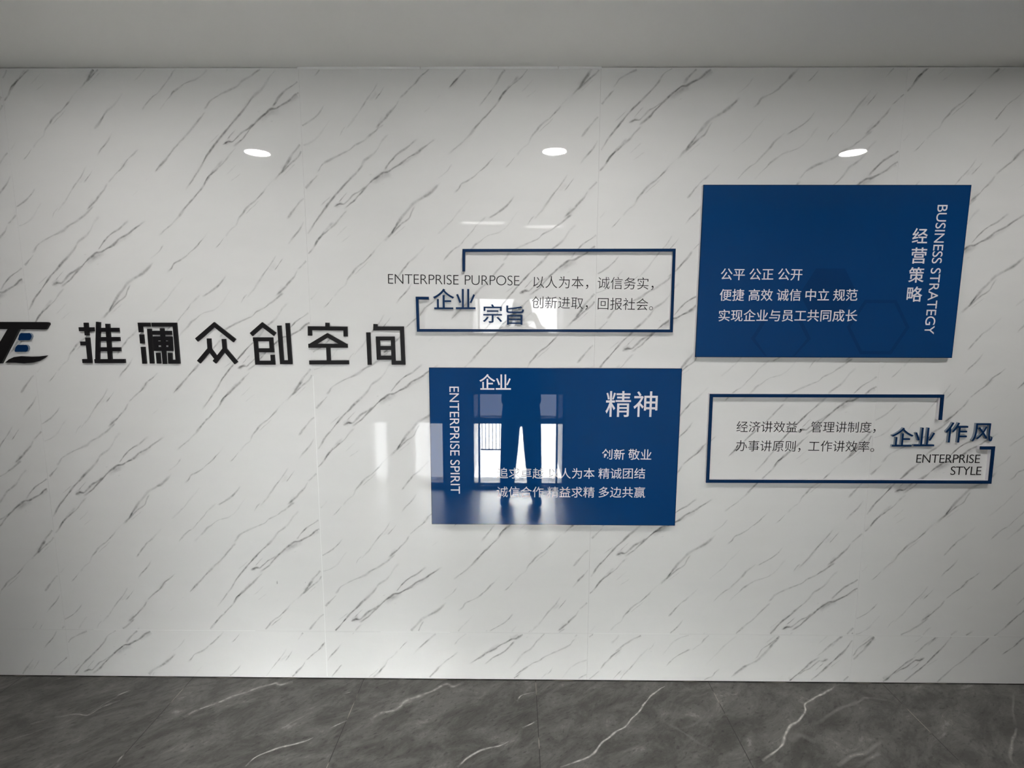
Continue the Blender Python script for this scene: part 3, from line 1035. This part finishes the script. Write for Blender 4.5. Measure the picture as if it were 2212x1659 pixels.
a, b = wp(1519.5, 399), wp(2056, 773)
UP = panel((a.x, wp(2099, 398).x, wp(1501, 771.5).y, a.y), 'upper right blue sign panel reading BUSINESS STRATEGY down its side')
panel_line(UP, [('公平', (309, 733), (403, 734), 1), ('公正', (522, 734), (616, 734), 1), ('公开', (736, 734), (831, 736), 1)], C4)
panel_line(UP, [('便捷', (302, 889), (396, 889), 1), ('高效', (515, 889), (609, 889), 1), ('诚信', (728, 889), (822, 889), 1), ('中立', (937, 889), (1032, 889), 1), ('规范', (1149, 889), (1243, 889), 1)], C4)
panel_line(UP, [('实现企业与员工共同成长', (291, 1042), (1240, 1043), 10)], C4)
for ch, q in (('经', (1696, 390, 1810, 503)), ('营', (1687, 535, 1801, 655)), ('策', (1668, 681, 1783, 797)), ('略', (1655, 826, 1770, 939))):
    panel_char(UP, ch, q, C4, 0.008)
panel_side(UP, 'BUSINESS STRATEGY', (1920, 217), (1821, 1182), 0.0395, C4, -0.002)
# reflected hexagon decor, painted in darker blue on the panel face
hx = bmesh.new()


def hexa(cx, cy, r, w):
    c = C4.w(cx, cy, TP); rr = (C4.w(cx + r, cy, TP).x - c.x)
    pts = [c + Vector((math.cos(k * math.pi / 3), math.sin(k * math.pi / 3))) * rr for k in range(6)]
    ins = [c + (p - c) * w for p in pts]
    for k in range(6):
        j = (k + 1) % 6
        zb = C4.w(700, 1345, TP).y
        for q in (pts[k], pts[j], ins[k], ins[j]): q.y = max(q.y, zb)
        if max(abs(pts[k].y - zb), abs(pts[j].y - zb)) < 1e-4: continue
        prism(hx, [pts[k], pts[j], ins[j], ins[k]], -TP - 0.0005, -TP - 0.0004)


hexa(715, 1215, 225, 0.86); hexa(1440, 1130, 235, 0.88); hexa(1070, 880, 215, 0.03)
obj('painted_hexagon_reflection', hx, M_BLUE_DARK, UP)

a, b = wp(926.5, 795), wp(1473, 795)
LOW = panel((wp(929.5, 960).x, wp(1466, 960).x, wp(1200, 1134).y, wp(1200, 795).y), 'lower middle blue sign panel reading ENTERPRISE SPIRIT down its left side')
for ch, q, wt in (('企', (500, 140, 626, 265), 0.010), ('业', (630, 143, 751, 265), 0.010), ('精', (1505, 275, 1706, 481), 0.004), ('神', (1727, 278, 1918, 481), 0.004)):
    panel_char(LOW, ch, q, C5, wt)
panel_line(LOW, [('创新', (1520, 778), (1613, 780), 1), ('敬业', (1731, 780), (1827, 782), 1)], C5)
panel_line(LOW, [('追求卓越', (684, 928), (968, 931), 3), ('以人为本', (1090, 931), (1373, 931), 3), ('精诚团结', (1492, 931), (1777, 931), 3)], C5, 0.0)
panel_line(LOW, [('诚信合作', (682, 1078), (967, 1079), 3), ('精益求精', (1085, 1080), (1372, 1081), 3), ('多边共赢', (1490, 1080), (1775, 1082), 3)], C5, 0.0)
panel_side(LOW, 'ENTERPRISE SPIRIT', (296, 240), (311, 1092), 0.0400, C5, -0.002)


# ------------------------------------------------------------------ the photographer, seen mirrored in the panel and marble
def skin(chains, res=1):
    """chains: list of [(x, y, z, r)] sharing points by value; one skinned surface"""
    vid, V, R_, E_ = {}, [], [], []
    for ch in chains:
        last = None
        for p in ch:
            k = tuple(round(c, 4) for c in p[:3])
            if k not in vid:
                vid[k] = len(V); V.append(p[:3]); R_.append(p[3] if isinstance(p[3], tuple) else (p[3], p[3]))
            i = vid[k]
            if last is not None and last != i: E_.append((last, i))
            last = i
    me = bpy.data.meshes.new('s')
    me.from_pydata(V, E_, [])
    o = bpy.data.objects.new('s', me)
    COL.objects.link(o)
    o.modifiers.new('Skin', 'SKIN')
    for i, r in enumerate(R_):
        me.skin_vertices[0].data[i].radius = r
        me.skin_vertices[0].data[i].use_root = (i == 0)
    sb = o.modifiers.new('Sub', 'SUBSURF'); sb.levels = res; sb.render_levels = res
    dg = bpy.context.evaluated_depsgraph_get(); dg.update()
    out = bpy.data.meshes.new_from_object(o.evaluated_get(dg))
    bpy.data.objects.remove(o); bpy.data.meshes.remove(me)
    return out


def remesh(me, voxel):
    o = bpy.data.objects.new('r', me)
    COL.objects.link(o)
    rm = o.modifiers.new('R', 'REMESH'); rm.mode = 'VOXEL'; rm.voxel_size = voxel
    sm = o.modifiers.new('S', 'SMOOTH'); sm.iterations = 2; sm.factor = 0.4
    dg = bpy.context.evaluated_depsgraph_get(); dg.update()
    out = bpy.data.meshes.new_from_object(o.evaluated_get(dg))
    bpy.data.objects.remove(o)
    return out


PX, PY = 0.045, -2.42            # body axis
pel = (PX, PY, 0.96, (0.135, 0.10))
chest = (PX, PY, 1.36, (0.15, 0.105))
collar = (PX, PY + 0.005, 1.515, (0.085, 0.07))
neck = (PX, PY + 0.02, 1.60, 0.055)
spine = [pel, (PX, PY, 1.15, (0.128, 0.092)), chest, collar, neck]
body_ch = [spine + [(PX, PY + 0.03, 1.66, 0.06), (PX, PY + 0.035, 1.72, 0.07)]]
cloth_top, cloth_leg, shoes = [], [], []
for s in (-1, 1):
    hip = (PX + s * 0.09, PY, 0.90, 0.085)
    knee = (PX + s * 0.115, PY + 0.02, 0.49, 0.058)
    ank = (PX + s * 0.125, PY + 0.0, 0.095, 0.042)
    toe = [(PX + s * 0.135, PY + 0.07, 0.05, 0.042), (PX + s * 0.15, PY + 0.19, 0.035, 0.030)]
    body_ch.append([pel, hip, (PX + s * 0.105, PY + .01, 0.70, 0.075), knee, (PX + s * 0.12, PY - .01, 0.36, 0.056), ank] + toe)
    cloth_leg.append([hip, knee, ank, s])
    sh = (PX + s * 0.185, PY, 1.475, 0.062)
    el = (PX + s * 0.30, PY + 0.085, 1.275, 0.046)
    wr = (0.058 + s * 0.125, -2.262, 1.610, 0.027)
    body_ch.append([collar, sh, (PX + s * 0.25, PY + 0.045, 1.375, 0.054), el, (PX + s * 0.225, PY + .13, 1.45, 0.042), wr])
    palm = (0.058 + s * 0.105, -2.246, 1.662, (0.030, 0.016))
    body_ch.append([wr, palm])
    # four fingers over the lens side, the thumb on the screen side
    for k, dz in enumerate((0.030, 0.011, -0.008, -0.026)):
        ln = (0.9, 1.0, 0.95, 0.75)[k]
        x0 = 0.058 + s * 0.098
        body_ch.append([palm, (x0, -2.233, 1.672 + dz, 0.0088), (x0 - s * 0.012, -2.2205, 1.672 + dz * 1.05, 0.0080), (x0 - s * (0.012 + 0.028 * ln), -2.2195, 1.672 + dz, 0.0070)])
    body_ch.append([palm, (0.058 + s * 0.092, -2.254, 1.650, 0.011), (0.058 + s * 0.070, -2.2475, 1.658, 0.0095), (0.058 + s * 0.046, -2.2455, 1.668, 0.0080)])
body = skin(body_ch, 1)
bm = bmesh.new()
bm.from_mesh(body)
HC = Vector((PX, PY + 0.045, 1.735))


def head_shape(v, grow=0.0):
    """unit-sphere point -> head surface"""
    x, y, z = v
    p = Vector((x * (0.077 + grow), y * (0.097 + grow), z * (0.118 + grow)))
    if z < 0:
        p.x *= 1 - 0.28 * (-z) ** 1.5
        p.y *= 1 - 0.12 * (-z)
        if y > 0: p.y += 0.010 * (-z)
    return p


if True:
    tmp = bmesh.new()
    bmesh.ops.create_uvsphere(tmp, u_segments=64, v_segments=48, radius=1)
    for v in tmp.verts:
        n_ = v.co.normalized()
        p = head_shape(n_)
        if n_.y > 0:
            g = lambda cx, cz, sx, sz: math.exp(-((p.x - cx) / sx) ** 2 - ((p.z - cz) / sz) ** 2)
            p.y += 0.022 * g(0, -0.024, 0.011, 0.016) + 0.010 * g(0, -0.006, 0.008, 0.022)      # nose
            p.y -= 0.010 * (g(0.031, 0.004, 0.017, 0.010) + g(-0.031, 0.004, 0.017, 0.010))     # eye sockets
            p.y += 0.005 * g(0, 0.024, 0.045, 0.009)                                             # brow
            p.y += 0.006 * g(0, -0.054, 0.020, 0.006) - 0.004 * g(0, -0.060, 0.022, 0.0025) + 0.006 * g(0, -0.067, 0.017, 0.006)   # lips
            p.y += 0.006 * g(0, -0.094, 0.018, 0.014)                                            # chin
        v.co = HC + p
    me_ = bpy.data.meshes.new('h'); tmp.to_mesh(me_); tmp.free()
    bm.from_mesh(me_)
    for s in (-1, 1):                                      # ears
        ret = bmesh.ops.create_uvsphere(bm, u_segments=16, v_segments=12, radius=1)
        for v in ret['verts']:
            v.co = HC + Vector((s * 0.078, -0.004, -0.008)) + Vector((v.co.x * 0.009, v.co.y * 0.018, v.co.z * 0.031))
full = bpy.data.meshes.new('person')
bm.to_mesh(full); bm.free()
full = remesh(full, 0.0045)
full.name = 'person'
person = link('person', full, M_SKIN, None, True)
tag(person, 'person in dark jacket and trousers holding up a phone, mirrored in the wall', 'person')

bm = bmesh.new()                                           # hair
bmesh.ops.create_uvsphere(bm, u_segments=48, v_segments=32, radius=1)
for v in bm.verts:
    n_ = v.co.normalized()
    g = 0.011 + 0.002 * noise.noise(n_ * 9)
    v.co = HC + head_shape(n_, g)
dele = [v for v in bm.verts if (v.co.z < HC.z + 0.045 - 0.10 * max(0, min(1, (HC.y + 0.02 - v.co.y) / 0.07)) )]
bmesh.ops.delete(bm, geom=dele, context='VERTS')
obj('hair', bm, M_HAIR, person, True)
for s in (-1, 1):
    bm = bmesh.new()
    bmesh.ops.create_uvsphere(bm, u_segments=16, v_segments=12, radius=0.0115)
    for v in bm.verts: v.co += HC + Vector((s * 0.031, 0.077, 0.004))
    obj('eye', bm, mat('eye', (0.25, 0.23, 0.22, 1), 0.1, var=0.5), person, True)

jch = [[(PX, PY, 0.87, (0.205, 0.155)), (PX, PY, 0.93, (0.200, 0.150)), (PX, PY, 1.02, (0.190, 0.142)), (PX, PY, 1.16, (0.172, 0.130)), (PX, PY, 1.36, (0.185, 0.138)), (PX, PY + .003, 1.50, (0.125, 0.105)), (PX, PY + .014, 1.585, (0.078, 0.076)), (PX, PY + .018, 1.605, (0.074, 0.074))]]
for s in (-1, 1):
    jch.append([(PX, PY + .003, 1.50, (0.125, 0.105)), (PX + s * 0.180, PY, 1.470, 0.098), (PX + s * 0.25, PY + 0.045, 1.375, 0.080), (PX + s * 0.305, PY + 0.085, 1.265, 0.082),
                (PX + s * 0.225, PY + .13, 1.45, 0.062), (0.058 + s * 0.130, -2.266, 1.600, 0.048)])
j = skin(jch, 1)
j = remesh(j, 0.008)
link('jacket', j, M_JACKET, person, True)
tch = [[(PX, PY, 1.08, (0.150, 0.115)), (PX, PY, 1.0, (0.158, 0.122)), (PX, PY, 0.90, (0.158, 0.122))]]
for s in (-1, 1):
    tch.append([(PX, PY, 0.90, (0.158, 0.122)), (PX + s * 0.092, PY, 0.78, 0.10), (PX + s * 0.105, PY + 0.02, 0.49, 0.088), (PX + s * 0.118, PY, 0.30, 0.080), (PX + s * 0.127, PY + 0.005, 0.08, 0.072), (PX + s * 0.128, PY + .01, 0.045, 0.072)])
link('trousers', remesh(skin(tch, 1), 0.008), M_TROUSER, person, True)
for s in (-1, 1):
    sh_ = skin([[(PX + s * 0.128, PY - 0.04, 0.050, (0.042, 0.046)), (PX + s * 0.134, PY + 0.05, 0.056, (0.044, 0.05)), (PX + s * 0.145, PY + 0.13, 0.042, (0.046, 0.038)), (PX + s * 0.152, PY + 0.215, 0.034, (0.036, 0.028))]], 2)
    for v in sh_.vertices: v.co.z = max(v.co.z, 0.001)
    link('shoe', sh_, M_SHOE, person, True)

# phone in landscape, just behind the viewpoint
e = empty('smartphone', (0.058, -2.234, 1.634))
tag(e, 'dark phone held level in the mirrored person\'s two hands', 'phone')
bm = bmesh.new(); box(bm, -0.022, 0.138, -2.238, -2.230, 1.634, 1.710)
bmesh.ops.bevel(bm, geom=bm.edges[:], offset=0.003, segments=3, affect='EDGES')
obj('casing', bm, M_PHONE, e, True)
bm = bmesh.new()
for dx, dz in ((0.0, 1.690), (0.0, 1.666)):
    ret = bmesh.ops.create_cone(bm, cap_ends=True, segments=24, radius1=0.008, radius2=0.008, depth=0.003)
    bmesh.ops.transform(bm, verts=ret['verts'], matrix=Matrix.Translation((dx, -2.2288, dz)) @ Matrix.Rotation(math.pi / 2, 4, 'X'))
obj('lens', bm, M_GLASS, e)
